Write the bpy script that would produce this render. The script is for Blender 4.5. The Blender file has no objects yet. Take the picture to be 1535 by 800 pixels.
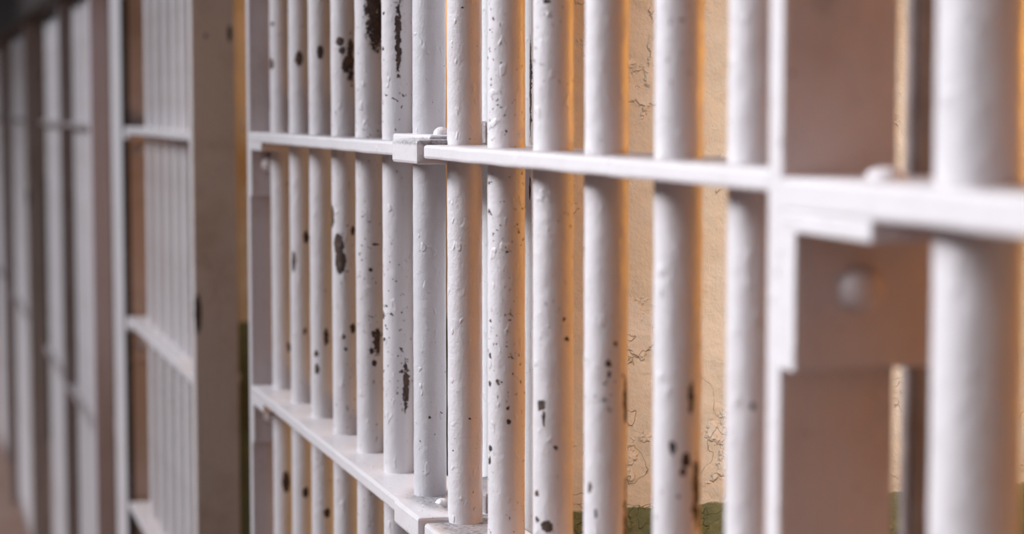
import bpy, bmesh, math, random
from mathutils import Vector, noise, Matrix
random.seed(7)
S = bpy.context.scene
COL = S.collection
PI = math.pi

# ------------------------------------------------------------------ helpers
def link(name, bm, mat, parent=None, smooth=False, loc=None):
    me = bpy.data.meshes.new(name)
    bm.to_mesh(me); bm.free()
    me.materials.append(mat)
    if smooth:
        for p in me.polygons: p.use_smooth = True
    o = bpy.data.objects.new(name, me)
    COL.objects.link(o)
    if loc: o.location = loc
    if parent: o.parent = parent
    return o

def thing(name, label, cat, loc=(0, 0, 0), group=None):
    o = bpy.data.objects.new(name, None)
    o.empty_display_size = 0.05
    COL.objects.link(o); o.location = loc
    o['label'] = label; o['category'] = cat
    if group: o['group'] = group
    return o

def struct(o):
    o['kind'] = 'structure'; return o

def box_bm(x0, x1, y0, y1, z0, z1, bevel=0.0, seg=2, bm=None):
    b = bmesh.new()
    bmesh.ops.create_cube(b, size=1.0)
    for v in b.verts:
        v.co = Vector((x0 + (v.co.x + .5) * (x1 - x0), y0 + (v.co.y + .5) * (y1 - y0), z0 + (v.co.z + .5) * (z1 - z0)))
    if bevel > 0:
        bmesh.ops.bevel(b, geom=b.edges[:], offset=bevel, segments=seg, affect='EDGES', profile=.5)
    if bm is None: return b
    me = bpy.data.meshes.new('tmp'); b.to_mesh(me); b.free(); bm.from_mesh(me); bpy.data.meshes.remove(me)
    return bm

def grid_box_bm(x0, x1, y0, y1, z0, z1, nx, bevel, amp, seed):
    """a long flat steel bar with softly wavy, paint-thickened faces"""
    b = box_bm(x0, x1, y0, y1, z0, z1, bevel, 2)
    for i in range(1, nx):
        x = x0 + (x1 - x0) * i / nx
        if abs(x - x0) < 2 * bevel or abs(x - x1) < 2 * bevel: continue
        bmesh.ops.bisect_plane(b, geom=b.verts[:] + b.edges[:] + b.faces[:], plane_co=(x, 0, 0), plane_no=(1, 0, 0))
    for v in b.verts:
        n = noise.noise_vector(v.co * 22 + Vector((seed, 0, 0)))
        v.co += Vector((0, n.y, n.z)) * amp
    return b

def rod_bm(R, z0, z1, fine0, fine1, step, seed, amp=.00035, n=36):
    """a round bar lumpy with old paint, finer rings where it is near the eye"""
    zs = []
    z = z0
    while z < z1 - 1e-6:
        zs.append(z); z += step if fine0 <= z <= fine1 else min(.08, max(step, fine0 - z if z < fine0 else z1 - z))
    zs.append(z1)
    b = bmesh.new(); rings = []
    for z in zs:
        r = []
        for k in range(n):
            a = 2 * PI * k / n
            d = Vector((math.cos(a), math.sin(a), 0))
            q = Vector((d.x * R, d.y * R, z))
            nn = noise.noise(q * 45 + Vector((seed * 7.1, 0, 0))) * .6 + noise.noise(q * 130 + Vector((0, seed * 3.3, 0))) * .35
            r.append(b.verts.new(d * (R + amp * nn) + Vector((0, 0, z))))
        rings.append(r)
    for a_, b_ in zip(rings, rings[1:]):
        for k in range(n):
            b.faces.new((a_[k], a_[(k + 1) % n], b_[(k + 1) % n], b_[k]))
    b.faces.new(list(reversed(rings[0]))); b.faces.new(rings[-1])
    return b

def dome_bm(center, axis, r, h, n=24, rings=7):
    """a domed rivet / bolt head standing on a surface"""
    b = bmesh.new(); axis = Vector(axis).normalized()
    rot = Vector((0, 0, 1)).rotation_difference(axis).to_matrix()
    prof = [(r * 1.0, -.002), (r * 1.0, .0006)] + [(r * math.cos(t), .0006 + h * math.sin(t)) for t in [PI / 2 * i / rings for i in range(1, rings)]]
    rr = []
    for (pr, pz) in prof:
        rr.append([b.verts.new(Vector(center) + rot @ Vector((pr * math.cos(2 * PI * k / n), pr * math.sin(2 * PI * k / n), pz))) for k in range(n)])
    for a_, b_ in zip(rr, rr[1:]):
        for k in range(n): b.faces.new((a_[k], a_[(k + 1) % n], b_[(k + 1) % n], b_[k]))
    top = b.verts.new(Vector(center) + rot @ Vector((0, 0, .0006 + h)))
    for k in range(n): b.faces.new((rr[-1][k], rr[-1][(k + 1) % n], top))
    b.faces.new(list(reversed(rr[0])))
    return b

# ---------------------------------------------------------------- materials
class NT:
    def __init__(s, name):
        s.m = bpy.data.materials.new(name); s.m.use_nodes = True
        s.t = s.m.node_tree; s.t.nodes.clear()
        s.out = s.n('ShaderNodeOutputMaterial'); s.bsdf = s.n('ShaderNodeBsdfPrincipled')
        s.l(s.bsdf.outputs[0], s.out.inputs[0])
        s.co = s.n('ShaderNodeTexCoord').outputs['Object']
    def n(s, ty, **k):
        o = s.t.nodes.new(ty)
        for a, v in k.items(): setattr(o, a, v)
        return o
    def l(s, a, b): s.t.links.new(a, b)
    def put(s, sock, v):
        if hasattr(v, 'links'): s.l(v, sock)
        else: sock.default_value = v
    def math(s, op, a, b=0.0, c=0.0, clamp=False):
        o = s.n('ShaderNodeMath', operation=op, use_clamp=clamp)
        for i, v in enumerate((a, b, c)): s.put(o.inputs[i], v)
        return o.outputs[0]
    def vmath(s, op, a, b=(0, 0, 0), out=0):
        o = s.n('ShaderNodeVectorMath', operation=op)
        s.put(o.inputs[0], a); s.put(o.inputs[1], b)
        return o.outputs[out]
    def noise(s, scale, detail=3, rough=.55, vec=None, color=False, off=(0, 0, 0)):
        o = s.n('ShaderNodeTexNoise')
        v = s.vmath('ADD', vec if vec is not None else s.co, off)
        s.l(v, o.inputs['Vector']); o.inputs['Scale'].default_value = scale
        o.inputs['Detail'].default_value = detail; o.inputs['Roughness'].default_value = rough
        return o.outputs['Color' if color else 'Fac']
    def ramp(s, v, a, b):
        o = s.n('ShaderNodeMapRange', interpolation_type='SMOOTHSTEP')
        s.put(o.inputs['Value'], v); o.inputs['From Min'].default_value = a; o.inputs['From Max'].default_value = b
        return o.outputs[0]
    def mix(s, f, a, b):
        o = s.n('ShaderNodeMix', data_type='RGBA')
        s.put(o.inputs[0], f); s.put(o.inputs[6], a if hasattr(a, 'links') else (*a, 1)); s.put(o.inputs[7], b if hasattr(b, 'links') else (*b, 1))
        return o.outputs[2]
    def bump(s, h, dist, strength=1.0, normal=None):
        o = s.n('ShaderNodeBump'); o.inputs['Distance'].default_value = dist; o.inputs['Strength'].default_value = strength
        s.l(h, o.inputs['Height'])
        if normal is not None: s.l(normal, o.inputs['Normal'])
        return o.outputs[0]
    def blobs(s, lst, vec):
        d = None
        for (c, r) in lst:
            q = s.vmath('DIVIDE', s.vmath('SUBTRACT', vec, c), r)
            ln = s.vmath('LENGTH', q, out=1)
            d = ln if d is None else s.math('MINIMUM', d, ln)
        return d

PAINT = (.68, .638, .655)
CHIP = (.045, .030, .030)
RUST = (.10, .055, .035)

def paint_mat(name, blobs=(), speck=.0, seed=0.0, base=PAINT, dirt=.25, dust_shade=(), rust=(), rough=.33, bumpk=1.0):
    """thick old oil paint: brush lumps, chips down to dark iron, rust, grey dirt and painted top shade"""
    M = NT(name)
    off = (seed * 1.37, seed * .71, seed * .31)
    w = M.vmath('SCALE', M.vmath('SUBTRACT', M.noise(260, 3, .6, color=True, off=off), (.5, .5, .5)))
    w.node.inputs['Scale'].default_value = .0045
    wc = M.vmath('ADD', M.co, w)
    tone = M.noise(16, 4, .6, off=off)
    col = M.mix(M.math('MULTIPLY', M.ramp(tone, .45, .75), dirt), base, (base[0] * .80, base[1] * .74, base[2] * .70))
    fine = M.noise(420, 2, .5, off=off)
    lump = M.noise(95, 4, .62, off=off)
    chip = None
    if blobs:
        chip = M.math('SUBTRACT', 1.0, M.ramp(M.blobs(blobs, wc), .86, 1.06))
    if speck > 0:
        gate = M.ramp(M.noise(14, 2, .5, off=(seed, 3 + seed, 0)), .42, .62)
        sp = M.math('MULTIPLY', M.ramp(M.noise(230, 3, .6, off=off), .70 - speck * .08, .725 - speck * .08), gate)
        chip = sp if chip is None else M.math('MAXIMUM', chip, sp)
    if rust:
        dr = M.math('SUBTRACT', 1.0, M.ramp(M.blobs(rust, wc), .3, 1.15))
        cr = M.math('MULTIPLY', M.ramp(M.math('ADD', M.noise(210, 5, .72, off=off), M.math('MULTIPLY', dr, .34)), .69, .74), M.ramp(dr, .05, .3))
        chip = cr if chip is None else M.math('MAXIMUM', chip, cr)
    if dust_shade:
        dd = M.math('MULTIPLY', M.math('SUBTRACT', 1.0, M.ramp(M.blobs(dust_shade, wc), .6, 1.1)), M.ramp(M.noise(120, 5, .7, off=off), .22, .45))
        col = M.mix(dd, col, M.mix(M.ramp(M.noise(260, 4, .7), .45, .62), (.36, .34, .36), (.16, .15, .155)))
    drip = M.ramp(M.noise(150, 1, .4, vec=M.vmath('MULTIPLY', M.co, (1, 1, .6)), off=off), .64, .74)
    h = M.math('ADD', M.math('ADD', M.math('MULTIPLY', lump, 1.0), M.math('MULTIPLY', fine, .22)), M.math('MULTIPLY', drip, .55))
    if chip is not None:
        iron = M.mix(M.ramp(M.noise(180, 3, .6, off=off), .4, .65), CHIP, RUST)
        col = M.mix(chip, col, iron)
        h = M.math('SUBTRACT', h, M.math('MULTIPLY', chip, .9))
    M.put(M.bsdf.inputs['Base Color'], col)
    r = M.math('ADD', rough, M.math('MULTIPLY', M.noise(60, 2), .12))
    if chip is not None: r = M.math('ADD', r, M.math('MULTIPLY', chip, .3))
    M.put(M.bsdf.inputs['Roughness'], r)
    M.bsdf.inputs['Specular IOR Level'].default_value = .4
    M.l(M.bump(h, .0013 * bumpk, .7), M.bsdf.inputs['Normal'])
    return M.m

def wall_mat(name, cream=(.75, .645, .505), green=(.135, .145, .062), z=1.19, seed=0.0):
    M = NT(name); off = (seed, seed * .7, 0)
    sep = M.n('ShaderNodeSeparateXYZ'); M.l(M.co, sep.inputs[0])
    edge = M.math('ADD', M.math('MULTIPLY', M.math('SUBTRACT', M.noise(70, 4, .65, off=off), .5), .010), M.math('MULTIPLY', M.math('SUBTRACT', M.noise(6, 2, off=off), .5), .008))
    g = M.ramp(M.math('ADD', sep.outputs[2], edge), z + .0012, z - .0012)
    blot = M.noise(7, 4, .6, off=off)
    c = M.mix(M.ramp(blot, .35, .7), cream, (cream[0] * .90, cream[1] * .86, cream[2] * .80))
    peel = M.ramp(M.noise(18, 5, .6, off=(5 + seed, 2, 1)), .56, .60)
    c = M.mix(M.math('MULTIPLY', peel, .6), c, (cream[0] * 1.06, cream[1] * 1.06, cream[2] * 1.10))
    vo = M.n('ShaderNodeTexVoronoi', feature='DISTANCE_TO_EDGE'); vo.inputs['Scale'].default_value = 9.0
    wv = M.vmath('SCALE', M.vmath('SUBTRACT', M.noise(12, 4, .6, color=True, off=off), (.5, .5, .5))); wv.node.inputs['Scale'].default_value = .16
    M.l(M.vmath('ADD', M.co, wv), vo.inputs['Vector'])
    crack = M.math('MULTIPLY', M.math('SUBTRACT', 1.0, M.ramp(vo.outputs['Distance'], .001, .005)), M.ramp(M.noise(5, 2, off=(2, seed, 4)), .50, .62))
    c = M.mix(M.math('MULTIPLY', crack, .3), c, (.42, .28, .15))
    gr = M.mix(M.ramp(M.noise(30, 4, .6, off=off), .4, .7), green, (green[0] * 1.5, green[1] * 1.4, green[2] * 1.5))
    c = M.mix(g, c, gr)
    M.put(M.bsdf.inputs['Base Color'], c)
    M.bsdf.inputs['Roughness'].default_value = .55
    h = M.math('ADD', M.math('MULTIPLY', M.noise(34, 6, .62, off=off), 1.0), M.math('MULTIPLY', peel, .35))
    h = M.math('SUBTRACT', h, M.math('MULTIPLY', crack, .6))
    h = M.math('ADD', h, M.math('MULTIPLY', g, .15))
    M.l(M.bump(h, .008, .75), M.bsdf.inputs['Normal'])
    return M.m

def plain_mat(name, a, b, scale=8, rough=.5, bump=.002):
    M = NT(name)
    M.put(M.bsdf.inputs['Base Color'], M.mix(M.ramp(M.noise(scale, 5, .6), .35, .7), a, b))
    M.bsdf.inputs['Roughness'].default_value = rough
    M.l(M.bump(M.noise(scale * 5, 4, .6), bump, .6), M.bsdf.inputs['Normal'])
    return M.m

R0 = .0132
def on_bar(lst, R=R0):
    return [((R * math.cos(math.radians(a)), R * math.sin(math.radians(a)), z), (max(w, .0012), max(w, .0012), max(h, .0010))) for a, z, w, h in lst]

# paint losses on each bar of the two near sections: (angle round the bar, height, half width, half height)
CH = {1: [(-61, 1.5927, .0035, .0022), (-69, 1.549, .0043, .0066), (-7, 1.0853, .0045, .0126), (12, 1.2364, .0024, .0059)],
 2: [(-21, 1.5521, .0042, .0084), (6, 1.3656, .0032, .007), (-58, 1.3394, .0031, .012), (-6, 1.0938, .0036, .0064), (-3, 1.2662, .0021, .0035)],
 3: [(-17, 1.5561, .0033, .0073), (-46, 1.2546, .0025, .004), (-43, 1.2391, .0032, .0054), (-3, 1.0932, .0034, .0047), (0, 1.2716, .0027, .0094)],
 4: [(-30, 1.5632, .004, .0044), (-22, 1.5545, .0032, .0038), (-6, 1.5414, .0038, .0082), (-45, 1.3718, .006, .0100), (-36, 1.3554, .0062, .0127), (-86, 1.3974, .0044, .0114), (-21, 1.2835, .0016, .0025), (-16, 1.272, .0016, .0019), (19, 1.3845, .0022, .0051), (16, 1.2915, .0029, .0051)],
 5: [(-14, 1.3559, .0018, .0018), (10, 1.3786, .0039, .0009), (-2, 1.298, .0024, .003), (5, 1.2912, .0025, .0024), (-11, 1.2823, .0024, .003), (0, 1.2713, .0025, .003), (-8, 1.60, .004, .012)],
 6: [(-10, 1.5576, .0009, .0062), (-8, 1.5398, .0014, .002), (-10, 1.528, .0011, .0017), (-73, 1.5802, .0017, .0017), (-80, 1.55, .0022, .0017), (-87, 1.3244, .0024, .004), (-81, 1.304, .0023, .0017), (-17, 1.5716, .0008, .0045), (-3, 1.2773, .0012, .0017), (22, 1.2718, .0014, .0034)],
 7: [(-16, 1.2536, .0016, .0011)],
 8: [(-1, 1.2676, .0009, .0009), (-22, 1.5743, .0008, .001)],
 9: [(-75, 1.3525, .0018, .0014), (-75, 1.3276, .0018, .0019), (-80, 1.3077, .0021, .0023), (-76, 1.2616, .0028, .0023), (-9, 1.2819, .0019, .0023), (-11, 1.2913, .0014, .0014), (-5, 1.3532, .0012, .0009), (-80, 1.2533, .0022, .0028)],
 10: [(-54, 1.3079, .0038, .0035), (-45, 1.2993, .0015, .0056), (-34, 1.2289, .0041, .0039), (-69, 1.2328, .0021, .0022), (25, 1.3518, .0024, .0017), (13, 1.3645, .0015, .0017), (-73, 1.2494, .0023, .0022), (-10, 1.2803, .0013, .0017), (-36, 1.5683, .0027, .0017)],
 11: [(-11, 1.3482, .0016, .0024), (-11, 1.3422, .0014, .002), (5, 1.3601, .0018, .0016), (-45, 1.2571, .0013, .0032), (-65, 1.2728, .0017, .0032), (46, 1.3251, .003, .0161)],
 12: [(2, 1.3097, .0028, .0043), (14, 1.3438, .0018, .0094), (-6, 1.3032, .0019, .0022), (-32, 1.3163, .0018, .0043)],
 13: [(-23, 1.3533, .0016, .002)]}
RU = {4: [(14, 1.545, .005, .035)], 5: [(14, 1.585, .014, .050), (14, 1.29, .005, .02)], 6: [(-10, 1.56, .004, .045), (14, 1.265, .005, .03)],
      11: [(50, 1.24, .005, .05)], 12: [(35, 1.29, .005, .03)]}
SP = {1: .2, 2: .2, 3: .4, 4: .5, 5: .8, 6: .8, 7: .05, 8: .15, 9: .8, 10: .8, 11: .6, 12: .5, 13: .1}
barmat = {i: paint_mat('bar_paint_%d' % i, on_bar(CH.get(i, [])), SP[i], i * 1.9, rust=on_bar(RU.get(i, [])), base=(.60, .575, .60) if i == 7 else PAINT) for i in range(1, 14)}
M_plain = paint_mat('white_oil_paint', speck=.2, seed=30)
M_far = paint_mat('white_oil_paint_far', speck=.3, seed=41, dirt=.4)
M_rail_l = paint_mat('rail_paint', speck=.12, seed=51, bumpk=.6, dust_shade=[((-1.545, 0.005, 1.19), (.075, .034, .02)), ((-1.50, 0, 1.475), (.09, .05, .004)), ((-1.9, .015, 1.4748), (.60, .06, .0016))])  # long thin top blob is painted shade; splice blobs are dust
M_rail_r = paint_mat('door_rail_paint', speck=.10, seed=57, bumpk=.6, dust_shade=[((-1.455, 0, 1.19), (.055, .033, .02)), ((-1.0, .015, 1.4738), (.60, .06, .0016)), ((-.5, .015, 1.4706), (.40, .06, .0016)), ((-1.44, .01, 1.4745), (.05, .035, .004))])  # dust at the splice; the two long thin blobs paint top-face shade
M_plate_shade = paint_mat('shaded_plate_paint', speck=.12, dust_shade=[((-.8286, -.012, 1.575), (.03, .011, .035))], seed=63, dirt=.7, bumpk=.6, base=(.60, .51, .50))  # white paint with the shade of camera-facing webs mixed into its base
M_pier2 = paint_mat('purple_grey_post_paint', speck=.05, seed=77, dirt=.3, base=(.68, .63, .72))
M_pier = paint_mat('post_paint', speck=.3, seed=71, dirt=.8, blobs=[((0, -.027, 1.225), (.01, .005, .028)), ((0, -.012, 1.597), (.01, .002, .003)), ((0, .020, 1.60), (.01, .003, .012))], base=(.74, .67, .65))
M_cap = paint_mat('end_cap_paint', seed=83, speck=.25, bumpk=1.6, base=(.80, .80, .82),
                  blobs=[((-1.4626, .048, 1.516), (.0020, .006, .040)), ((-1.4635, .048, 1.440), (.0022, .006, .009)), ((-1.612, .048, 1.545), (.004, .006, .004)), ((-1.60, .048, 1.262), (.003, .006, .004)), ((-1.60, .048, 1.245), (.003, .006, .003))])
M_cream = wall_mat('cream_and_green_plaster', seed=0.0)
M_cream2 = wall_mat('cream_and_green_plaster_far', seed=4.0)
M_floor = plain_mat('red_brown_concrete', (.28, .165, .125), (.34, .22, .18), 5, .45)
M_ceil = plain_mat('cream_ceiling_plaster', (.60, .50, .38), (.68, .58, .45), 6, .6)
M_corr = plain_mat('pale_corridor_plaster', (.62, .58, .55), (.70, .66, .62), 4, .6)
M_dark = plain_mat('dark_brown_shade', (.035, .026, .024), (.06, .045, .04), 12, .55)
M_grime = plain_mat('grimy_grey_iron', (.24, .20, .20), (.34, .30, .30), 40, .6)

# ------------------------------------------------------------------ setting
def wall(name, x0, x1, y0, y1, z0, z1, m):
    return struct(link(name, box_bm(x0, x1, y0, y1, z0, z1), m))
wall('floor', -14, 1.6, -3.2, 2.72, -.1, 0, M_floor)
wall('wall_near', -1.645, -1.475, .0565, 2.6, 0, 2.4, M_cream)
wall('wall_middle', -3.12, -2.95, .0565, 2.6, 0, 2.4, M_cream2)
wall('wall_far', -4.62, -4.45, .0565, 2.6, 0, 2.4, M_cream2)
wall('wall_beyond', -6.75, -6.58, .0565, 2.6, 0, 2.4, M_cream2)
wall('wall_end', -9.6, -9.43, .0565, 2.6, 0, 2.4, M_cream2)
wall('wall_right', .10, .27, .0565, 2.6, 0, 2.4, M_cream)
wall('wall_back', -14, 1.6, 2.6, 2.72, 0, 2.4, M_cream2)
wall('ceiling', -14, 1.6, .0565, 2.72, 2.4, 2.5, M_ceil)
wall('shade_slab', -14, -6.3, -1.5, -.5, 2.6, 2.7, M_corr)  # unseen slab added to dim the sunlight on the farthest bars
wall('wall_front', -14, 1.6, -.02, .15, 1.96, 2.4, M_corr)
wall('wall_corridor', -14, 1.6, -3.3, -3.2, 0, 1.2, M_corr)
struct(link('trim_1', box_bm(-1.648, -1.4600, .048, .0565, 0, 2.4, .0015), M_cap))
# header over the barred fronts
struct(link('trim_2', box_bm(-14, 1.6, -.06, .10, 1.762, 1.96, .006), M_dark))

# ------------------------------------------------------------- barred fronts
UZ0, UZ1 = 1.4630, 1.4742     # upper rail
LZ0, LZ1 = 1.1775, 1.1890     # lower rail
YF, YB = -.032, .036
ZB, ZT = .02, 1.762

def bar(parent, X, m, R=R0, fine=True, seed=0, lab=None):
    b = rod_bm(R, ZB, ZT, 1.0, 1.70, .004 if fine else .02, seed, .00045, 40 if fine else 24)
    o = link('bar', b, m, parent, True, (X - parent.location.x, 0, 0))
    if lab: o['label'] = lab
    return o

def rail(parent, x0, x1, z0, z1, m, seed, y0=YF, y1=YB, bev=.0022):
    px = parent.location.x
    b = grid_box_bm(x0, x1, y0, y1, z0, z1, int(abs(x1 - x0) / .012) + 2, bev, .0005, seed)
    return link('rail', b, m, parent, False, (-px, 0, 0))

def L_bracket(parent, X, zrail0, leg_x, drop, t, y1, zb, m, yb=-.003):
    """angle bracket: one leg under the rail, one leg down the plate, with its bolt"""
    px = parent.location.x
    b = box_bm(X - .001, X + leg_x, YF + .001, y1, zrail0 - .0085, zrail0 + .0005, .002)
    box_bm(X - .001, X + t, YF + .001, y1, zrail0 - drop, zrail0 - .0005, .002, 2, b)
    o = link('bracket', b, m, parent, False, (-px, 0, 0))
    e = box_bm(X - .0012, X + leg_x + .0002, YF, YF + .0026, zrail0 - .0087, zrail0 + .0004, .001)
    box_bm(X - .0012, X + t + .0003, YF, YF + .0026, zrail0 - drop - .0002, zrail0 - .0086, .001, 2, e)
    e = link('edge_strip', e, M_plain, o); e['label'] = 'white painted front edge'
    d = link('bolt', dome_bm((X + t, yb, zb), (1, 0, 0), .0105, .0085), m, o, True)
    d['label'] = 'white domed bolt head'
    return o

def end_plate(parent, X, th, y1, m):
    o = link('end_plate', box_bm(X - th, X, YF + .0022, y1, 0.0, ZT, .0008), m, parent, False, (-parent.location.x, 0, 0))
    e = link('edge_strip', box_bm(X - th - .0003, X + .0003, YF, YF + .0026, 0.0, ZT, .0010), M_plain, o)
    e['label'] = 'white painted front edge'
    return o

GR = 'barred steel fronts along the cell row'

# --- fixed grille of the middle cell (bars 1-7)
g = thing('cell_grille', 'chipped white barred grille left of the steel collars, with small bracket at its left end', 'prison bars', (-1.9, 0, 0), GR)
BX = [-2.235, -2.122, -2.013, -1.903, -1.796, -1.689, -1.581]
BL = {3: 'bar with a large dark paint chip below the upper rail', 4: 'bar with heavily flaked rusty paint at the top', 5: 'bar with a crackled line of flaking paint', 6: 'smoother greyer bar behind the collars'}
for i, X in enumerate(BX): bar(g, X, barmat[i + 1], seed=i + 1, lab=BL.get(i))
rail(g, -2.281, -1.4885, UZ0, UZ1, M_rail_l, 1)
rail(g, -2.281, -1.4885, LZ0, LZ1, M_rail_l, 2)
rail(g, -2.281, -1.4885, .09, .102, M_rail_l, 3)
end_plate(g, -2.266, .0145, .025, M_plate_shade)
L_bracket(g, -2.266, UZ0, .075, .060, .010, .036, 1.4375, M_plate_shade, -.010)
L_bracket(g, -2.266, LZ0, .075, .052, .010, .036, 1.1555, M_plate_shade, -.010)
def collar(z0, z1, seed):
    b = grid_box_bm(-1.552, -1.4740, -.0375, -.006, z0 - .0045, z1 + .003, 6, .0025, .0004, seed)
    o = link('collar', b, M_rail_l, g, False, (1.9, 0, 0)); o['label'] = 'thick steel collar wrapped over the rail joint'
    return o
collar(UZ0, UZ1, 5); collar(LZ0, LZ1, 6)
# splice plate on the upper rail with two rivets
sp = link('splice_plate', grid_box_bm(-1.618, -1.497, -.021, .034, UZ1 - .0003, UZ1 + .0058, 8, .0016, .0005, 8), M_rail_l, g, False, (1.9, 0, 0))
for (rx, ry) in ((-1.528, -.004), (-1.512, .019)):
    link('rivet', dome_bm((rx, ry, UZ1 + .0055), (0, 0, 1), .0062, .0058), M_plain, sp, True)
for (rx, ry) in ((-1.528, -.004), (-1.512, .019)):
    link('rivet', dome_bm((rx, ry, LZ1), (0, 0, 1), .0062, .0058), M_plain, g, True, (1.9, 0, 0))

for z in (UZ1, LZ1):
    a = link('anchor_lug', box_bm(-1.560, -1.4895, .020, .047, z - .006, z + .016, .003), M_grime, g, False, (1.9, 0, 0))
    a['label'] = 'dirty grey lug between rail and wall end'

# --- barred door of the near cell (bars 8-13)
g = thing('cell_door', 'white barred door right of the steel collars, in front of the cream and green wall', 'prison bars', (-1.2, 0, 0), GR)
DX = [-1.474, -1.364, -1.257, -1.153, -1.035, -.932]
for i, X in enumerate(DX): bar(g, X, barmat[i + 8], seed=i + 11)
rail(g, -1.4880, -.8435, UZ0 - .0003, UZ1 - .0010, M_rail_r, 11)
rail(g, -1.4880, -.8435, LZ0 - .0015, LZ1 - .0015, M_rail_r, 12)
rail(g, -1.4880, -.8435, .09, .102, M_rail_r, 13)
# --- near grille (end plate + thick bar at the right edge)
g = thing('cell_grille', 'out of focus white barred grille at the right edge, nearest, with bracket and bolt', 'prison bars', (-.7, 0, 0), GR)
end_plate(g, -.8286, .0145, .0245, M_plate_shade)
o = bar(g, -.7115, M_plain, .0178, seed=31); o['label'] = 'thicker round bar'
for X in (-.585, -.477, -.369): bar(g, X, M_plain, R0, seed=int(X * -100))
NZ0, NZ1 = 1.4548, 1.4700
rail(g, -.8425, -.25, NZ0, NZ1, M_rail_r, 21, y1=.040)
rail(g, -.8425, -.25, LZ0, LZ1, M_rail_r, 22, y1=.040)
rail(g, -.8425, -.25, .09, .102, M_rail_r, 23)
L_bracket(g, -.8286, NZ0, .087, .070, .0145, .039, 1.4205, M_plate_shade, 0.0)
L_bracket(g, -.8286, LZ0, .087, .079, .0145, .039, LZ0 - .043, M_plate_shade, 0.0)
link('rivet', dome_bm((-.792, .0, NZ1), (0, 0, 1), .0085, .0045), M_plain, g, True, (.7, 0, 0))
st = link('stile', box_bm(-.8430, -.8286, .0350, .0460, 0, ZT, .0015), M_grime, g, False, (.7, 0, 0))
st['label'] = 'narrow grey stile behind the end plate'

# --- door of the far cell
g = thing('cell_door', 'blurred white barred door left of the first brown grey post, rails at three heights', 'prison bars', (-3.2, 0, 0), GR)
for i, X in enumerate([-3.437, -3.315, -3.200, -3.092, -2.994, -2.896]): bar(g, X, M_far, seed=41 + i, fine=False)
for z0, z1 in ((1.4565, 1.4690), (1.1245, 1.1365), (.795, .807)): rail(g, -3.60, -2.766, z0, z1, M_far, z0 * 10)
end_plate(g, -3.617, .012, .025, M_plate_shade)
L_bracket(g, -3.617, 1.4565, .075, .066, .010, .030, 1.426, M_plate_shade, 0.0)
L_bracket(g, -3.617, 1.1245, .075, .072, .010, .030, 1.085, M_plate_shade, 0.0)

j = link('jamb_plate', box_bm(-3.82, -3.632, -.032, -.020, 0, ZT, .002), M_far, g, False, (3.2, 0, 0))
j = link('shade_strip', box_bm(-3.631, -3.604, -.0325, -.0215, 0, ZT, .001), M_dark, g, False, (3.2, 0, 0)); j['label'] = 'dark strip painted in for the shaded gap beside the end plate'  # dark strip put in where the gap beside the plate is shaded

# --- steel posts between the cells
def post(X, w, label, th=.014, M_pier=M_pier):
    t = thing('steel_post', label, 'post', (X, 0, 0), 'steel posts between the cells')
    link('web', box_bm(-th, 0, YF, YF + w, 0, ZT, .002), M_pier, t)
    link('flange', box_bm(-.03, -th - .0002, YF, YF + .010, 0, ZT, .002), M_plain, t)
    return t
post(-2.733, .0600, 'brown grey steel post with scratches, between the two sharper sets of bars')
post(-4.249, .0405, 'smooth purple grey steel post left of the blurred far door', M_pier=M_pier2)
post(-6.52, .055, 'dark brown post near the left edge, between the two farthest white bar groups')

# --- farther fronts
def far_front(xs, x0, x1, label, plate_x, rails, name='cell_grille'):
    g = thing(name, label, 'prison bars', ((x0 + x1) / 2, 0, 0), GR)
    for i, X in enumerate(xs): bar(g, X, M_far, seed=61 + i + int(-x0), fine=False)
    for z in rails: rail(g, x0, x1, z, z + .012, M_grime, z * 9 + x0, y0=-.024)
    if plate_x is not None: end_plate(g, plate_x, .012, .030, M_plate_shade)
far_front([-4.36, -4.46, -4.57, -4.68, -4.79, -4.90], -5.10, -4.283, 'blurred barred front directly left of the smooth purple grey post', -5.10, (1.456, .81), 'cell_door')
far_front([-5.42, -5.53, -5.64, -5.75, -5.86], -5.95, -5.15, 'blurred pale bars right of the dark brown post near the left edge', None, (1.456, .81))
far_front([-7.0, -7.11, -7.22, -7.33, -7.44, -7.55, -7.66], -7.75, -6.6, 'dim blurred bars left of the dark brown post near the left edge', -7.9, (1.456, .81), 'cell_door')
far_front([-8.75, -8.86, -8.97, -9.08, -9.19, -9.30], -9.4, -8.6, 'farthest dim bars, cut by the left edge of the picture', None, (1.456, .81))

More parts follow.
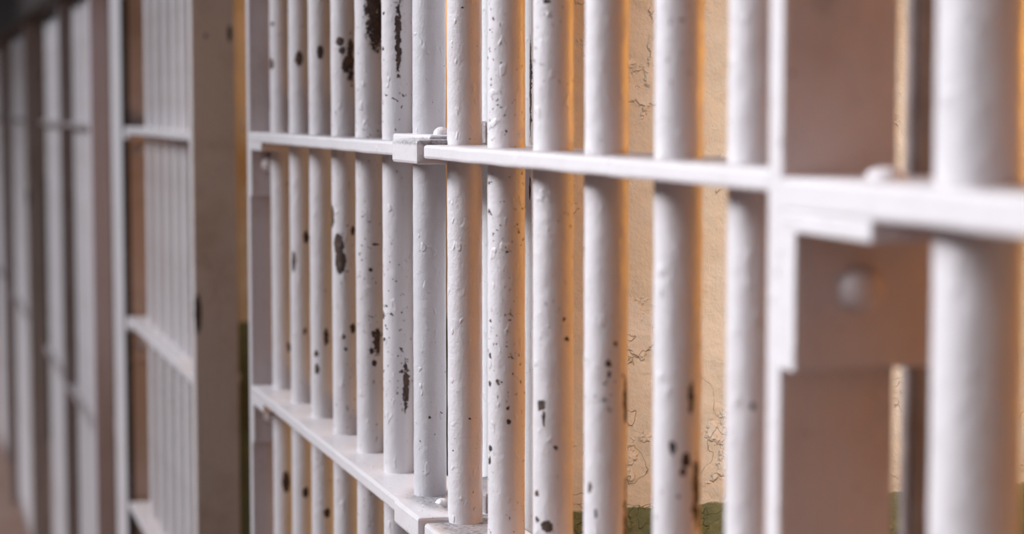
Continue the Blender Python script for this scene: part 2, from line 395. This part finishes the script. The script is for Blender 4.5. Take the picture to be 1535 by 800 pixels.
# ------------------------------------------------------------------- lights
def sun(name, az, el, strength, angle, color):
    L = bpy.data.lights.new(name, 'SUN'); L.energy = strength; L.angle = math.radians(angle); L.color = color
    o = bpy.data.objects.new(name, L); COL.objects.link(o); o.location = (-2, -3, 4)
    a, e = math.radians(az), math.radians(el)
    d = Vector((math.sin(a) * math.cos(e), -math.cos(a) * math.cos(e), math.sin(e)))   # towards the light; az 0 = straight across the corridor, + = nearer the camera
    o.rotation_euler = (-d).to_track_quat('-Z', 'Y').to_euler()
sun('corridor_skylight', -9, 40, 3.3, 34, (.90, .94, 1.0))
def lamp(name, loc, energy, color, r=.12):
    L = bpy.data.lights.new(name, 'POINT'); L.energy = energy; L.color = color; L.shadow_soft_size = r
    o = bpy.data.objects.new(name, L); COL.objects.link(o); o.location = loc
    return o
def spot(name, loc, target, energy, color, deg, blend=.6, r=.1):
    L = bpy.data.lights.new(name, 'SPOT'); L.energy = energy; L.color = color; L.spot_size = math.radians(deg); L.spot_blend = blend; L.shadow_soft_size = r
    o = bpy.data.objects.new(name, L); COL.objects.link(o); o.location = loc
    o.rotation_euler = (Vector(target) - Vector(loc)).to_track_quat('-Z', 'Y').to_euler()
lamp('near_cell_lamp', (-1.40, 1.6, 1.6), 30, (1.0, .43, .05), .05)
lamp('near_cell_warm_fill', (-.72, 1.45, 1.6), 5.0, (1.0, .50, .12), .05)  # added warm fill, widens the orange on the bars' right sides
def beam(name, loc, target, sx, sy, energy, color, spread):
    L = bpy.data.lights.new(name, 'AREA'); L.shape = 'RECTANGLE'; L.size = sx; L.size_y = sy; L.energy = energy; L.color = color; L.spread = math.radians(spread)
    o = bpy.data.objects.new(name, L); COL.objects.link(o); o.location = loc
    o.rotation_euler = (Vector(target) - Vector(loc)).to_track_quat('-Z', 'Y').to_euler()
beam('near_wall_fill', (-.25, .33, 2.1), (-1.475, .33, 1.40), .56, .45, .78, (.90, .95, 1.0), 16)  # unseen narrow beam added to brighten the wall and miss the bars
spot('middle_bars_fill', (-1.74, .50, .85), (-2.03, 0, 1.18), 5.5, (1.0, .55, .20), 62, .5)  # added warm spot, aimed at the middle bars and kept off the post
lamp('middle_wall_fill', (-2.78, .50, 1.75), 4.5, (1.0, .50, .14), .05)  # added fill behind the post line to brighten the middle wall
beam('near_bars_fill', (-2.5, -2.4, 2.8), (-.85, 0, 1.40), 1.0, .6, 7, (.95, .96, 1.0), 44)  # added beam that brightens only the nearer bars
lamp('far_cell_lamp', (-3.25, .5, 1.2), 3.5, (1.0, .56, .30))

spot('post_fill_spot', (-1.6, -1.2, 2.2), (-2.733, 0, 1.38), 8, (1.0, .95, .92), 27, .5, .06)  # added narrow fill on the brown grey post's web
spot('far_post_fill_spot', (-2.6, -1.6, 2.3), (-4.249, 0, 1.35), 20, (.97, .95, 1.0), 19, .5, .06)  # added narrow fill on the purple grey post's web
W = bpy.data.worlds.new('World'); S.world = W; W.use_nodes = True
W.node_tree.nodes['Background'].inputs[0].default_value = (.72, .78, .9, 1)
W.node_tree.nodes['Background'].inputs[1].default_value = .06

# ------------------------------------------------------------------- camera
cam = bpy.data.cameras.new('camera'); co = bpy.data.objects.new('camera', cam); COL.objects.link(co)
cam.sensor_width = 36.0; cam.lens = 3050 / 1535 * 36
yaw, pit = math.radians(16.6948), math.radians(4.4432)
fw = Vector((-math.cos(yaw) * math.cos(pit), math.sin(yaw) * math.cos(pit), -math.sin(pit)))
co.location = (0, -.405, 1.5)
co.rotation_euler = fw.to_track_quat('-Z', 'Y').to_euler()
cam.clip_start = .02
cam.dof.use_dof = True; cam.dof.focus_distance = 1.56; cam.dof.aperture_fstop = 5.3
S.camera = co
S.view_settings.view_transform = 'Standard'; S.view_settings.look = 'None'
S.view_settings.gamma = 1; S.view_settings.use_curve_mapping = False
S.view_settings.exposure = 0.0
